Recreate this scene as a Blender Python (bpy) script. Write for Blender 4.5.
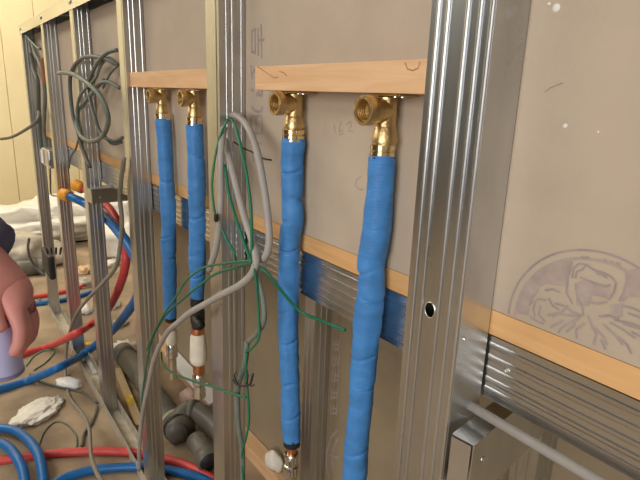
import bpy, bmesh, math, random
from mathutils import Vector, Matrix, noise
random.seed(7)
for o in list(bpy.data.objects): bpy.data.objects.remove(o)
S = bpy.context.scene
C = S.collection
# ------------------------------------------------------------------ camera
F = 531.1
CD, CH = 0.354, 1.045                       # distance in front of the studs, height above the floor
XC = Vector((0.58183, -0.23235, 0.77942)); YC = Vector((0.81254, 0.12427, -0.56951)); ZC = Vector((0.03546, 0.96466, 0.26110))
CAM = Vector((0, -CD, CH))
R3 = Matrix((XC, YC, ZC))                   # camera axes -> world axes
cd = bpy.data.cameras.new('camera'); cam = bpy.data.objects.new('camera', cd); C.objects.link(cam)
cam.matrix_world = Matrix.Translation(CAM) @ R3.to_4x4()
cd.sensor_fit = 'HORIZONTAL'; cd.sensor_width = 36; cd.lens = 36 * F / 640; cd.clip_start = .01
S.camera = cam
# ------------------------------------------------------------------ light and exposure
S.view_settings.view_transform = 'Standard'; S.view_settings.look = 'None'
S.view_settings.gamma = 1; S.view_settings.exposure = 0.0; S.view_settings.use_curve_mapping = False
W = bpy.data.worlds.new('world'); S.world = W; W.use_nodes = True
W.node_tree.nodes['Background'].inputs[0].default_value = (1, .93, .82, 1)
W.node_tree.nodes['Background'].inputs[1].default_value = 0.3
def overhead_light(x, y, sx, sy, e, col):  # unseen area lights put in below the ceiling, no fixtures modelled
    l = bpy.data.lights.new('unseen_overhead_light', 'AREA'); l.shape = 'RECTANGLE'; l.size = sx; l.size_y = sy
    l.energy = e; l.color = col
    o = bpy.data.objects.new('unseen_overhead_light', l); o.location = (x, y, 2.42); C.objects.link(o)
overhead_light(0.6, -1.7, 1.6, 1.0, 14, (1, .95, .86))  # added to brighten the boards at right
overhead_light(-2.6, -1.7, 1.6, 1.0, 36, (1, .95, .86))
overhead_light(-4.2, -0.8, .6, 3.0, 56, (1, .90, .70))  # added warm light for the cream wall and its reflections in the studs
overhead_light(-2.2, 1.4, 1.2, .5, 14, (1, .95, .86))
wl_ = bpy.data.lights.new('front_fill_light', 'AREA'); wl_.shape = 'RECTANGLE'; wl_.size = 2.2; wl_.size_y = 1.5; wl_.energy = 82; wl_.color = (1, .97, .93)  # fill light added at the front wall, no window there; lifts the right boards
wo = bpy.data.objects.new('front_fill_light', wl_); wo.location = (1.2, -3.12, 1.5); wo.rotation_euler = (math.radians(90), 0, 0); C.objects.link(wo)
# ------------------------------------------------------------------ pixel helpers
def ray(px, py): return R3 @ Vector((px - 320, 240 - py, -F))
def PY(px, py, y):                          # the point of the plane y = const seen at a pixel
    r = ray(px, py); return CAM + r * ((CD + y) / r.y)
def PZ(px, py, z):
    r = ray(px, py); return CAM + r * ((z - CH) / r.z)
def PT(px, py, t):                          # at depth t along the optical axis
    return CAM + ray(px, py) * (t / F)
def depth(p): return (p - CAM).dot(R3 @ Vector((0, 0, -1)))
# ------------------------------------------------------------------ materials
def nt(name):
    m = bpy.data.materials.new(name); m.use_nodes = True
    return m, m.node_tree, m.node_tree.nodes['Principled BSDF']
def mat(name, col, rough=.6, metal=0, var=.08, scale=20, bump=0, bscale=None, stretch=None, spec=.4, dark=None, rv=0, coat=0):
    m, t, b = nt(name); n = t.nodes; L = t.links
    b.inputs['Roughness'].default_value = rough; b.inputs['Metallic'].default_value = metal
    b.inputs['Specular IOR Level'].default_value = spec
    if coat: b.inputs['Coat Weight'].default_value = coat
    tc = n.new('ShaderNodeTexCoord'); mp = n.new('ShaderNodeMapping'); L.new(tc.outputs['Object'], mp.inputs[0])
    if stretch: mp.inputs['Scale'].default_value = stretch
    nz = n.new('ShaderNodeTexNoise'); nz.inputs['Scale'].default_value = scale; nz.inputs['Detail'].default_value = 5
    L.new(mp.outputs[0], nz.inputs['Vector'])
    rp = n.new('ShaderNodeValToRGB'); L.new(nz.outputs[0], rp.inputs[0])
    d = dark or [c * (1 - 2 * var) for c in col]
    rp.color_ramp.elements[0].position = .3; rp.color_ramp.elements[1].position = .7
    rp.color_ramp.elements[0].color = (*d, 1); rp.color_ramp.elements[1].color = (*[min(1, c * (1 + var)) for c in col], 1)
    L.new(rp.outputs[0], b.inputs['Base Color'])
    if rv:
        mr = n.new('ShaderNodeMapRange'); mr.inputs[3].default_value = rough - rv; mr.inputs[4].default_value = rough + rv
        L.new(nz.outputs[0], mr.inputs[0]); L.new(mr.outputs[0], b.inputs['Roughness'])
    if bump:
        n2 = n.new('ShaderNodeTexNoise'); n2.inputs['Scale'].default_value = bscale or scale * 3; n2.inputs['Detail'].default_value = 4
        L.new(mp.outputs[0], n2.inputs['Vector'])
        bp = n.new('ShaderNodeBump'); bp.inputs['Strength'].default_value = bump; bp.inputs['Distance'].default_value = .004
        L.new(n2.outputs[0], bp.inputs['Height']); L.new(bp.outputs[0], b.inputs['Normal'])
    return m
def woodmat(name, a, bcol, axis=0, scale=18):
    m, t, b = nt(name); n = t.nodes; L = t.links
    tc = n.new('ShaderNodeTexCoord'); mp = n.new('ShaderNodeMapping'); L.new(tc.outputs['Object'], mp.inputs[0])
    s = [scale * 3] * 3; s[axis] = scale * .22; mp.inputs['Scale'].default_value = s
    nz = n.new('ShaderNodeTexNoise'); nz.inputs['Scale'].default_value = 1.6; nz.inputs['Detail'].default_value = 6; nz.inputs['Distortion'].default_value = .8
    L.new(mp.outputs[0], nz.inputs['Vector'])
    rp = n.new('ShaderNodeValToRGB'); L.new(nz.outputs[0], rp.inputs[0])
    rp.color_ramp.elements[0].position = .32; rp.color_ramp.elements[0].color = (*bcol, 1)
    rp.color_ramp.elements[1].position = .68; rp.color_ramp.elements[1].color = (*a, 1)
    L.new(rp.outputs[0], b.inputs['Base Color']); b.inputs['Roughness'].default_value = .62
    bp = n.new('ShaderNodeBump'); bp.inputs['Strength'].default_value = .15; bp.inputs['Distance'].default_value = .002
    L.new(nz.outputs[0], bp.inputs['Height']); L.new(bp.outputs[0], b.inputs['Normal'])
    return m
STEEL = mat('galvanised_steel', (.62, .64, .655), .30, 1, .10, 14, .05, 60, (1, 1, .25), rv=.07)
RAILM = mat('galvanised_rail_steel', (.62, .63, .63), .25, 1, .10, 14, .05, 60, (.2, 1, 1), rv=.05)
DUSTY = mat('dusty_track_steel', (.62, .57, .48), .62, .6, .12, 30)
CUT = mat('bright_cut_steel', (.75, .75, .73), .3, 1, .05, 30)
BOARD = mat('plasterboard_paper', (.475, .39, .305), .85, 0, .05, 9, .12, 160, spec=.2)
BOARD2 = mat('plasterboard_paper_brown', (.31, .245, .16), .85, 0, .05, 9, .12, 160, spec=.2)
PRINT = mat('purple_print', (.36, .285, .275), .85, 0, .10, 60, spec=.2)
PRINT2 = mat('pale_purple_print', (.40, .32, .285), .85, 0, .08, 90, spec=.2)
PENCIL = mat('pencil', (.30, .25, .20), .8, 0, .1, 90)
PLASTER = mat('plaster_speck', (.85, .82, .76), .9)
WOOD = woodmat('pine_wood', (.72, .47, .27), (.62, .37, .19))
WOODS = woodmat('orange_pine_strip', (.70, .42, .19), (.60, .33, .13))
WOODF = woodmat('old_floor_batten', (.58, .43, .25), (.46, .32, .17))
KNOT = mat('wood_knot', (.45, .18, .10), .6, 0, .2, 60)
BRASS = mat('cast_brass', (.64, .47, .23), .36, 1, .10, 60, .25, 260)
BRASSB = mat('polished_brass', (.90, .72, .42), .18, 1, .05, 40)
BRIN = mat('brass_thread', (.50, .32, .12), .4, 1, .15, 80)
COPPER = mat('copper_nipple', (.75, .35, .2), .3, 1, .1, 50)
CHROME = mat('nickel_union', (.72, .71, .68), .18, 1, .05, 50)
FOAM = mat('blue_foam_sleeve', (.058, .235, .58), .5, 0, .09, 26, .22, 220, (.4, .4, 2.2), spec=.35)
RUBBER = mat('black_rubber', (.02, .02, .022), .5)
TAPE = mat('white_sealing_tape', (.78, .72, .60), .7, 0, .05, 60, .3, 120)
GREY = mat('grey_cable_sheath', (.37, .345, .32), .5, 0, .05, 30)
GREYD = mat('dark_grey_cable_sheath', (.125, .135, .12), .5, 0, .1, 30)
GREYG = mat('grey_green_cable_sheath', (.165, .195, .165), .5, 0, .1, 30)
GREEN = mat('green_wire', (.012, .165, .085), .42, 0, .1, 40)
GREENG = mat('pale_green_wire', (.15, .26, .18), .45, 0, .1, 40)
BLACKW = mat('black_wire', (.03, .03, .03), .5)
PEXB = mat('blue_pipe', (.012, .135, .40), .36, 0, .06, 30)
PEXR = mat('red_pipe', (.66, .075, .07), .40, 0, .06, 30)
CAPM = mat('orange_cap', (.85, .36, .03), .45, 0, .08, 50)
PVC = mat('grey_drain_pipe', (.155, .145, .118), .42, 0, .12, 22)
PVCR = mat('glued_joint', (.40, .38, .27), .6, 0, .2, 40)
FLOORM = mat('floor_ply', (.37, .275, .18), .75, 0, .2, 7, .35, 45)
CREAM = mat('cream_sheet', (.86, .74, .47), .65, 0, .03, 3)
WALLM = mat('grey_wall', (.30, .29, .28), .8, 0, .05, 3)
WALLD = mat('dark_wall', (.06, .062, .066), .8, 0, .05, 3)
CEILM = mat('ceiling_paint', (.62, .60, .56), .8, 0, .03, 3)
WHITE = mat('white_plastic_film', (.84, .80, .72), .35, 0, .05, 12, .5, 30)
WHITEP = mat('white_strip', (.80, .80, .80), .45, 0, .04, 12)
BEIGE = mat('dusty_beige_film', (.56, .50, .40), .5, 0, .12, 12, .5, 30)
YELLOW = mat('yellow_paint', (.75, .50, .05), .6, 0, .2, 40)
SKIN = mat('skin', (.66, .285, .255), .5, 0, .06, 20)
NAVY = mat('navy_sleeve', (.13, .12, .20), .8, 0, .1, 40)
LAV = mat('lavender_plastic', (.50, .52, .82), .5, 0, .03, 20)
LAVD = mat('lavender_dark_lid', (.26, .24, .44), .5, 0, .03, 20)
MOUTH_SHADE = mat('painted_mouth_shade', (.04, .04, .04), .6, .5)  # near-black colour standing for the shade inside the drain mouth
# ------------------------------------------------------------------ object helpers
def mesh(name, verts, faces, m, smooth=False):
    me = bpy.data.meshes.new(name); me.from_pydata([tuple(v) for v in verts], [], faces); me.update()
    me.materials.append(m)
    if smooth:
        for p in me.polygons: p.use_smooth = True
    return me
def link(name, me, parent=None, loc=None):
    o = bpy.data.objects.new(name, me); C.objects.link(o)
    if loc is not None: o.location = loc
    if parent: o.parent = parent; o.matrix_parent_inverse = Matrix.Translation(parent.location).inverted()
    return o
def tag(o, label, cat, group=None, kind=None):
    o['label'] = label
    if cat: o['category'] = cat
    if group: o['group'] = group
    if kind: o['kind'] = kind
    return o
def thing(name, loc, label, cat, group=None):
    o = bpy.data.objects.new(name, None); C.objects.link(o); o.location = loc; o.empty_display_size = .05
    return tag(o, label, cat, group)
def struct(name, me, parent=None, label=None):
    o = link(name, me, parent); o['kind'] = 'structure'
    if label: o['label'] = label
    return o
def box_me(name, a, b, m, bev=0):
    bm = bmesh.new(); bmesh.ops.create_cube(bm, size=1)
    for v in bm.verts: v.co = Vector([(a[i] + b[i]) / 2 + v.co[i] * (b[i] - a[i]) for i in range(3)])
    if bev: bmesh.ops.bevel(bm, geom=bm.edges[:], offset=bev, segments=2, affect='EDGES', profile=.5)
    me = bpy.data.meshes.new(name); bm.to_mesh(me); bm.free(); me.materials.append(m); return me
def smoothpath(pts, k=7):
    P = [Vector(p) for p in pts]; out = []
    if len(P) < 3: return P
    Q = [P[0] * 2 - P[1]] + P + [P[-1] * 2 - P[-2]]
    for i in range(1, len(Q) - 2):
        a, b, c, d = Q[i - 1:i + 3]
        for j in range(k):
            t = j / k
            out.append(.5 * ((2 * b) + (c - a) * t + (2 * a - 5 * b + 4 * c - d) * t * t + (3 * b - a - 3 * c + d) * t ** 3))
    out.append(P[-1]); return out
def tube_me(name, pts, r, m, sides=10, rad=None, cap=True):
    n = len(pts); V = []; Fc = []
    T = [(pts[min(i + 1, n - 1)] - pts[max(i - 1, 0)]).normalized() for i in range(n)]
    up = Vector((0, 0, 1)) if abs(T[0].z) < .9 else Vector((1, 0, 0))
    u = T[0].cross(up).normalized()
    for i in range(n):
        u = (u - T[i] * u.dot(T[i])).normalized(); w = T[i].cross(u)
        for s in range(sides):
            a = 2 * math.pi * s / sides
            rr = rad(i / (n - 1), a) if rad else r
            V.append(pts[i] + (u * math.cos(a) + w * math.sin(a)) * rr)
    for i in range(n - 1):
        for s in range(sides):
            s2 = (s + 1) % sides
            Fc.append((i * sides + s, i * sides + s2, (i + 1) * sides + s2, (i + 1) * sides + s))
    if cap:
        Fc.append(tuple(range(sides))[::-1]); Fc.append(tuple((n - 1) * sides + s for s in range(sides)))
    return mesh(name, V, Fc, m, True)
def tube(name, pts, r, m, parent=None, sides=10, k=7, **kw):
    return link(name, tube_me(name, smoothpath(pts, k), r, m, sides, **kw), parent)
def lathe_me(name, prof, m, org=(0, 0, 0), axis='z', sides=28, close=True):
    V = []; Fc = []; n = len(prof); o = Vector(org)
    for (r, h) in prof:
        for s in range(sides):
            a = 2 * math.pi * s / sides; c, d = r * math.cos(a), r * math.sin(a)
            V.append(o + (Vector((c, d, h)) if axis == 'z' else Vector((d, h, c)) if axis == 'y' else Vector((h, c, d))))
    for i in range(n - 1):
        for s in range(sides):
            s2 = (s + 1) % sides; Fc.append((i * sides + s, i * sides + s2, (i + 1) * sides + s2, (i + 1) * sides + s))
    if close:
        Fc.append(tuple(range(sides))[::-1]); Fc.append(tuple((n - 1) * sides + s for s in range(sides)))
    me = mesh(name, V, Fc, m, True)
    bm = bmesh.new(); bm.from_mesh(me); bmesh.ops.recalc_face_normals(bm, faces=bm.faces[:])
    for e in bm.edges:
        if len(e.link_faces) == 2 and e.calc_face_angle(0) > .6: e.smooth = False
    bm.to_mesh(me); bm.free(); return me
def sheet_me(name, prof, a, b, m, axis='z', t=.0008):
    """thin folded sheet: open profile polyline (2-D) extruded from a to b along an axis"""
    n = len(prof); P = [Vector(p) for p in prof]; off = []
    for i in range(n):
        d = (P[min(i + 1, n - 1)] - P[max(i - 1, 0)]).normalized(); off.append(P[i] + Vector((-d.y, d.x)) * t)
    loop = P + off[::-1]; k = len(loop); V = []
    for h in (a, b):
        for q in loop: V.append((q.x, q.y, h) if axis == 'z' else (h, q.x, q.y) if axis == 'x' else (q.x, h, q.y))
    Fc = [(i, (i + 1) % k, k + (i + 1) % k, k + i) for i in range(k)]
    for i in range(n - 1):
        j = 2 * n - 1 - i
        Fc.append((i, j, j - 1, i + 1)); Fc.append((k + i, k + i + 1, k + j - 1, k + j))
    me = mesh(name, V, Fc, m)
    bm = bmesh.new(); bm.from_mesh(me); bmesh.ops.recalc_face_normals(bm, faces=bm.faces[:]); bm.to_mesh(me); bm.free()
    return me
def ribbed(p, q, fr, h, w):
    """straight profile p->q with raised beads (to the right-hand side of p->q) at the fractions fr"""
    p = Vector(p); q = Vector(q); d = (q - p); L = d.length; d.normalize(); nrm = Vector((d.y, -d.x)); out = [p]
    for f in fr:
        c = f * L
        for s, hh in ((-.5, 0), (-.40, .55), (-.2, .92), (0, 1), (.2, .92), (.40, .55), (.5, 0)): out.append(p + d * (c + s * w) + nrm * hh * h)
    out.append(q); return out
def screw(p, parent, nrm='-y', r=.0042):
    ax = {'-y': 'y', 'x': 'x'}[nrm]; s = -1 if nrm == '-y' else 1
    return link('screw', lathe_me('screw', [(r, 0), (r, s * .0008), (r * .7, s * .002), (r * .3, s * .0023), (r * .28, s * .0012)], CUT, p, ax, 12), parent)
def ribbon_me(name, strokes, y, m):
    V = []; Fc = []
    for q_, (pts, w) in enumerate(strokes):
        P = [PY(px, py, y - q_ * 4e-6) for px, py in pts]; n = len(P)
        for i in range(n):
            d = P[min(i + 1, n - 1)] - P[max(i - 1, 0)]; d = Vector((d.x, 0, d.z)).normalized(); s = Vector((-d.z, 0, d.x)) * w / 2
            V += [P[i] + s, P[i] - s]
            if i: k = len(V); Fc.append((k - 4, k - 3, k - 1, k - 2))
    return mesh(name, V, Fc, m)
def poly_me(name, polys, y, m):
    V = []; Fc = []
    for pts in polys:
        k = len(V); V += [PY(px, py, y) for px, py in pts]; Fc.append(tuple(range(k, len(V))))
    return mesh(name, V, Fc, m)
# ------------------------------------------------------------------ the setting
XL, XR, YF, YB, ZT = -5.0, 3.0, -3.2, 2.6, 2.5
struct('floor', box_me('floor', (XL, YF, -.1), (XR, YB, 0), FLOORM), label='dusty tan floor strewn with site debris')
struct('ceiling', box_me('ceiling', (XL, YF, ZT), (XR, YB, ZT + .1), CEILM))
struct('wall_front', box_me('wall_front', (XL, YF - .1, 0), (XR, YF, ZT), WALLD))
struct('wall_back', box_me('wall_back', (XL, YB, 0), (XR, YB + .1, ZT), WALLM))
struct('wall_right', box_me('wall_right', (XR, YF, 0), (XR + .1, YB, ZT), WALLM))
wl = struct('wall_left', box_me('wall_left', (XL - .1, YF, 0), (XL - .012, YB, ZT), CREAM), label='pale yellow sheeted wall beyond the studs')
yy = YF + .02
pan = None
while yy < YB - .05:
    if pan is None: pan = box_me('panel', (XL - .012, 0, 0.002), (XL, .236, ZT - .002), CREAM, .003)
    link('panel', pan, wl, (0, yy, 0)); yy += .24
# ------------------------------------------------------------------ front studs, tracks, rail
YBD = .0425                                     # face of the upper boards
XS = dict(A=-2.669, B=-2.172, C=-1.707, D=-1.252, E=-.795, F=-.338)
TOPZ = 1.286
lab = dict(A='galvanised stud at the far left end of the partition',
           B='second galvanised stud from the far left end, orange cap beside it',
           C='third galvanised stud from the left, grey tie bar at its side',
           D='galvanised stud left of the two smaller blue pipes',
           E='galvanised stud with the grey and green cable bundle hanging on it',
           F='wide ribbed galvanised stud nearest the camera with an oval hole')
def cstud_prof(x0, w=.045, d=.042):
    p = [(x0 + .003, .008), (x0, .008), (x0, 0)]
    p += ribbed((x0 + .001, 0), (x0 + w, 0), (.76,), .0006, .007)
    p += ribbed((x0 + w, .0008), (x0 + w, d), (.33, .56, .92), .0009, .007)
    p += [(x0 + w - .0008, d), (x0, d), (x0, d - .008)]
    return p
STUD = {}
for k in 'ABCDE':
    x = XS[k]; t = thing('metal_stud', (x + .0225, .021, 0), lab[k], 'stud', 'front row of galvanised studs'); STUD[k] = t
    link('channel', sheet_me('channel', cstud_prof(x), .002, TOPZ - .004, STEEL), t)
    screw((x + .02, -.0018, 1.268), t, r=.0045); screw((x + .02, -.0018, .02), t)
# stud F: ribbed web to the front, smooth flange to the right
xF = XS['F']; WF = .0655
t = thing('metal_stud', (xF + WF / 2, .021, 0), lab['F'], 'stud', 'front row of galvanised studs'); STUD['F'] = t
pf = [(xF + .012, .0415), (xF, .0415)] + [tuple(v) for v in ribbed((xF, 0), (xF + WF, 0), (.13, .29, .60, .79, .955), .0022, .0046)] + [(xF + WF, .0012), (xF + WF, .0415), (xF + WF - .012, .0415)]
hp = PY(430, 310, 0); RX, RZ = .0058, .0072
def fr_idx(k): return 2 + 1 + 7 * k                # first point of bead k in the profile
i1 = fr_idx(1) + 6; i2 = fr_idx(2); za, zb = hp.z - .012, hp.z + .012
bmF = bmesh.new()
def addme(me): bmF.from_mesh(me); bpy.data.meshes.remove(me)
for (pr_, a_, b_) in ((pf, .002, za), (pf, zb, TOPZ - .004), (pf[:i1 + 1], za, zb), (pf[i2:], za, zb)): addme(sheet_me('p', pr_, a_, b_, STEEL))
xl_, xr_ = pf[i1][0], pf[i2][0]; V = []; Fc = []; N = 32
for y_ in (0, .0008):
    for kk in range(2):
        for i in range(N):
            a = 2 * math.pi * i / N; c_, s_ = math.cos(a), math.sin(a)
            if kk: V.append((hp.x + RX * c_, y_, hp.z + RZ * s_))
            else:
                tx = ((xr_ if c_ > 0 else xl_) - hp.x) / c_ if abs(c_) > 1e-6 else 9; tz = (.012 if s_ > 0 else -.012) / s_ if abs(s_) > 1e-6 else 9
                t_ = min(tx, tz); V.append((hp.x + t_ * c_, y_, hp.z + t_ * s_))
for i in range(N):
    k = (i + 1) % N
    Fc += [(i, k, N + k, N + i), (2 * N + k, 2 * N + i, 3 * N + i, 3 * N + k), (N + i, N + k, 3 * N + k, 3 * N + i)]
# corners of the plate
for (cx_, cz_) in ((xl_, za), (xr_, za), (xl_, zb), (xr_, zb)):
    best = sorted(range(N), key=lambda q: (V[q][0] - cx_) ** 2 + (V[q][2] - cz_) ** 2)[:2]
    for o_ in (0, 2 * N):
        V.append((cx_, V[o_][1], cz_)); Fc.append((best[0] + o_, best[1] + o_, len(V) - 1))
addme(mesh('p', V, Fc, STEEL)); bmesh.ops.recalc_face_normals(bmF, faces=bmF.faces[:])
mf = bpy.data.meshes.new('channel'); bmF.to_mesh(mf); bmF.free(); mf.materials.clear(); mf.materials.append(STEEL)
ch = link('channel', mf, t)
rim = []
for i in range(25):
    a = 2 * math.pi * i / 24; rim.append(Vector((hp.x + .0061 * math.cos(a), -.0002, hp.z + .0075 * math.sin(a))))
link('hole_rim', tube_me('hole_rim', rim, .0007, CUT, 6, cap=False), t)
q = PY(462, 337, 0.02); 
def on_web(px, py):                              # point on the right flange of stud F (plane x = const)
    r = ray(px, py); return CAM + r * ((xF + WF - CAM.x) / r.x)
screw(on_web(464, 339), t, 'x', .002)
# bright lip line down the near corner is the bent edge itself
# top and floor tracks
tr = thing('top_track', (-1.0, .02, TOPZ - .036), 'galvanised track capping the tops of the studs', 'track')
link('channel', sheet_me('channel', [(-.0015, TOPZ - .036), (-.0015, TOPZ), (.0435, TOPZ), (.0435, TOPZ - .036)][::-1], XS['A'] - .012, .75, RAILM, 'x'), tr)
for xx in (XS['A'] + .02, XS['B'] + .02, XS['C'] + .02, XS['D'] + .02): screw((xx + .012, -.0025, TOPZ - .016), tr, r=.006)
ft = thing('floor_track', (-1.0, .02, 0), 'galvanised track screwed to the floor under the studs', 'track')
link('channel', sheet_me('channel', [(-.0015, .04), (-.0015, .001), (.0435, .001), (.0435, .04)], XS['A'] - .012, .75, DUSTY, 'x'), ft)
# horizontal rail and the wood strip on it
ZW1, ZW0, ZR0 = .8615, .8375, .774
rl = thing('horizontal_rail', (-1.0, .06, ZR0), 'ribbed galvanised rail running level behind the blue pipes', 'rail')
YR = .0445
pr = [(YR + .03, ZR0), (YR + .001, ZR0)] + ribbed((YR, ZR0), (YR, ZW0 - .001), (.14, .30, .47, .66, .86), -.0006, .006) + [(YR + .001, ZW0 - .0008), (YR + .03, ZW0 - .0008)]
link('channel', sheet_me('channel', pr[::-1], XS['A'] - .01, .75, RAILM, 'x'), rl)
screw(PY(507, 371, YR) + Vector((0, -.0002, 0)), rl, r=.003)
ws = tag(link('wood_strip', box_me('wood_strip', (XS['A'] - .01, YR - .0005, ZW0 + .0002), (.75, .07, ZW1), WOODS, .0006)), 'orange pine strip lying on top of the level steel rail', 'wood strip')
# ------------------------------------------------------------------ upper boards with print
def board(x0, x1, z0, z1, y, m, label):
    o = link('plasterboard', box_me('plasterboard', (x0, y, z0), (x1, y + .0125, z1), m, .0008))
    return tag(o, label, 'board', 'plasterboard sheets')
UZ0, UZ1 = ZW1 + .0005, TOPZ - .003
bA = board(-.315, .75, UZ0, UZ1, YBD + .001, BOARD, 'tan plasterboard right of the wide stud with a purple round emblem')
bB = board(XS['D'] + .025, -.3165, UZ0, UZ1, YBD + .001, BOARD, 'tan plasterboard behind the four blue pipes with vertical purple lettering')
bC = board(XS['B'] + .025, XS['D'] + .0235, UZ0, UZ1, YBD + .001, BOARD, 'tan plasterboard behind the coil of grey cables')
bD = board(XS['A'] - .005, XS['B'] + .0235, UZ0, UZ1, YBD + .001, BOARD, 'tan plasterboard at the far left end behind thin wires')
YP = YBD + .0006
# emblem (traced in 4.571x crop coordinates of 500..640, 240..345)
def e(pts): return [(500 + x / 4.571, 240 + y / 4.571) for x, y in pts]
pa, pb, pc = [PY(*e([p])[0], YP) for p in ((35, 340), (140, 122), (400, 42))]
def circ(a, b, c):
    ax, ay, bx, by, cx, cy = a.x, a.z, b.x, b.z, c.x, c.z; d = 2 * (ax * (by - cy) + bx * (cy - ay) + cx * (ay - by))
    ux = ((ax * ax + ay * ay) * (by - cy) + (bx * bx + by * by) * (cy - ay) + (cx * cx + cy * cy) * (ay - by)) / d
    uy = ((ax * ax + ay * ay) * (cx - bx) + (bx * bx + by * by) * (ax - cx) + (cx * cx + cy * cy) * (bx - ax)) / d
    return ux, uy, math.hypot(ax - ux, ay - uy)
ex, ez, er = circ(pa, pb, pc); print('emblem', ex, ez, er)
def ring_me(name, r0, r1, m, y):
    V = []; Fc = []; n = 0
    for i in range(121):
        a = 2 * math.pi * i / 120
        p0 = (ex + r0 * math.cos(a), y, ez + r0 * math.sin(a)); p1 = (ex + r1 * math.cos(a), y, ez + r1 * math.sin(a))
        if p0[2] < UZ0 + .0006: n = 0; continue
        V += [p0, p1]; n += 1
        if n > 1: k = len(V); Fc.append((k - 4, k - 3, k - 1, k - 2))
    return mesh(name, V, Fc, m)
em = link('emblem_print', ring_me('emblem_print', er - .0016, er + .0002, PRINT, YP), bA)
em['label'] = 'purple outer ring of the round emblem'
link('emblem_ring', ring_me('emblem_ring', er - .0085, er - .0062, PRINT2, YP), em)
fields = [[(75, 335), (82, 265), (115, 200), (170, 140), (250, 105), (330, 95), (318, 150), (305, 215), (262, 208), (215, 200), (180, 215), (165, 250), (135, 270), (128, 345)],
          [(570, 140), (640, 130), (700, 160), (720, 230), (640, 262), (590, 258), (560, 285), (548, 262), (574, 215)],
          [(345, 200), (385, 180), (430, 205), (505, 225), (500, 270), (470, 262), (420, 250), (405, 300), (350, 300)],
          [(500, 300), (560, 290), (560, 350), (510, 360)]]
link('emblem_field', poly_me('emblem_field', [e(p) for p in fields], YP - .0001, PRINT2), em)
strokes = []
def st(pts, w=.0016): strokes.append((e(pts), w))
for p in ([(330, 175), (335, 130), (360, 108), (395, 112), (375, 135), (350, 145), (345, 175)], [(395, 112), (425, 135), (470, 150), (505, 165), (530, 195), (520, 240), (495, 275)],
          [(365, 170), (400, 185), (440, 200), (485, 212), (505, 205)], [(440, 150), (470, 160), (490, 175)], [(345, 200), (350, 250), (375, 300), (380, 345)],
          [(575, 140), (578, 190), (565, 240), (545, 280)], [(330, 100), (310, 170), (302, 240), (330, 290)], [(415, 250), (450, 245), (490, 262)], [(410, 285), (450, 290), (490, 282)],
          [(375, 345), (330, 330), (290, 300), (250, 290)], [(370, 350), (310, 345), (260, 335), (215, 345)], [(360, 360), (320, 375), (280, 400), (265, 425)], [(240, 350), (280, 330), (310, 300)],
          [(160, 285), (150, 320), (160, 350)], [(185, 300), (175, 340), (205, 375)], [(220, 265), (240, 300), (270, 320)], [(135, 350), (165, 370), (200, 385)], [(140, 290), (175, 270), (210, 275)],
          [(230, 400), (255, 385), (290, 365)], [(300, 420), (330, 395), (345, 380)], [(400, 345), (420, 400), (440, 430), (425, 480)], [(385, 380), (345, 410), (350, 450)],
          [(430, 400), (470, 440), (490, 480)], [(470, 385), (520, 430), (560, 480)], [(500, 375), (560, 410), (620, 450)], [(520, 365), (590, 380), (650, 400)], [(450, 350), (500, 345), (545, 360)],
          [(560, 300), (600, 310), (650, 330)], [(585, 335), (630, 350), (660, 370)], [(460, 455), (480, 500), (490, 540)], [(540, 440), (580, 480), (600, 520)], [(600, 420), (640, 440), (700, 460)],
          [(560, 380), (620, 400), (690, 420)], [(370, 75), (385, 82), (405, 78)], [(475, 88), (490, 95)], [(505, 98), (515, 104)], [(530, 105), (550, 112)], [(155, 250), (140, 275), (135, 300)], [(205, 230), (240, 225), (275, 240)]):
    st(p)
def clipz(L):
    out = []
    for pts, w in L:
        q = [p for p in pts if PY(*p, YP).z > UZ0 + .001]
        if len(q) > 1: out.append((q, w))
    return out
link('emblem_lines', ribbon_me('emblem_lines', clipz(strokes), YP - .0002, PRINT), em)
# vertical lettering
g1 = lambda pts: [(236 + x / 9.6, 10 + y / 9.6) for x, y in pts]
g2 = lambda pts: [(240 + x / 6.86, 60 + y / 6.86) for x, y in pts]
L = [(g1(p), .0034) for p in ([(150, 190), (150, 408)], [(183, 182), (183, 410)], [(148, 205), (192, 180)], [(148, 400), (188, 412)], [(212, 170), (212, 440)], [(240, 135), (245, 462)], [(212, 290), (272, 285)])]
L += [(g2(p), .0040) for p in ([(75, 35), (78, 80), (85, 130)], [(102, 60), (90, 85), (74, 110)], [(75, 200), (90, 215)], [(110, 232), (152, 245)], [(133, 210), (115, 252)], [(152, 190), (147, 242)],
                               [(78, 318), (95, 345), (120, 355), (150, 350)], [(150, 315), (150, 352)], [(72, 385), (152, 382)], [(75, 385), (75, 500)], [(110, 390), (110, 500)], [(150, 385), (150, 500)], [(72, 500), (152, 505)],
                               [(80, 640), (95, 700)], [(60, 560), (150, 575)])]
lt = link('lettering', ribbon_me('lettering', L, YP, PRINT), bB); lt['label'] = 'vertical purple printed characters'
hand = lambda pts: [(330 + x / 4.8, 90 + y / 4.8) for x, y in pts]
for p in ([(20, 165), (24, 205)], [(55, 150), (42, 190), (48, 215), (64, 208), (58, 190), (44, 200)], [(78, 165), (100, 150), (102, 172), (85, 195), (112, 200)],
    [(150, 415), (128, 430), (120, 455), (135, 475), (160, 478)]): link('pencil_note', ribbon_me('pencil_note', [(hand(p), .0008)], YP, PENCIL), bB)
link('pencil_mark', ribbon_me('pencil_mark', [([(545, 92), (550, 88), (557, 85), (563, 83)], .0007)], YP, PENCIL), bA)
for (px, py, r) in ((556, 8, .0034), (565, 126, .0020), (549, 4, .0014), (598, 132, .001)):
    p = PY(px, py, YP)
    link('plaster_speck', lathe_me('plaster_speck', [(r, 0), (r * .8, -.0006), (r * .3, -.001)], PLASTER, (p.x, YP + .0002, p.z), 'y', 9), bA)
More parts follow.
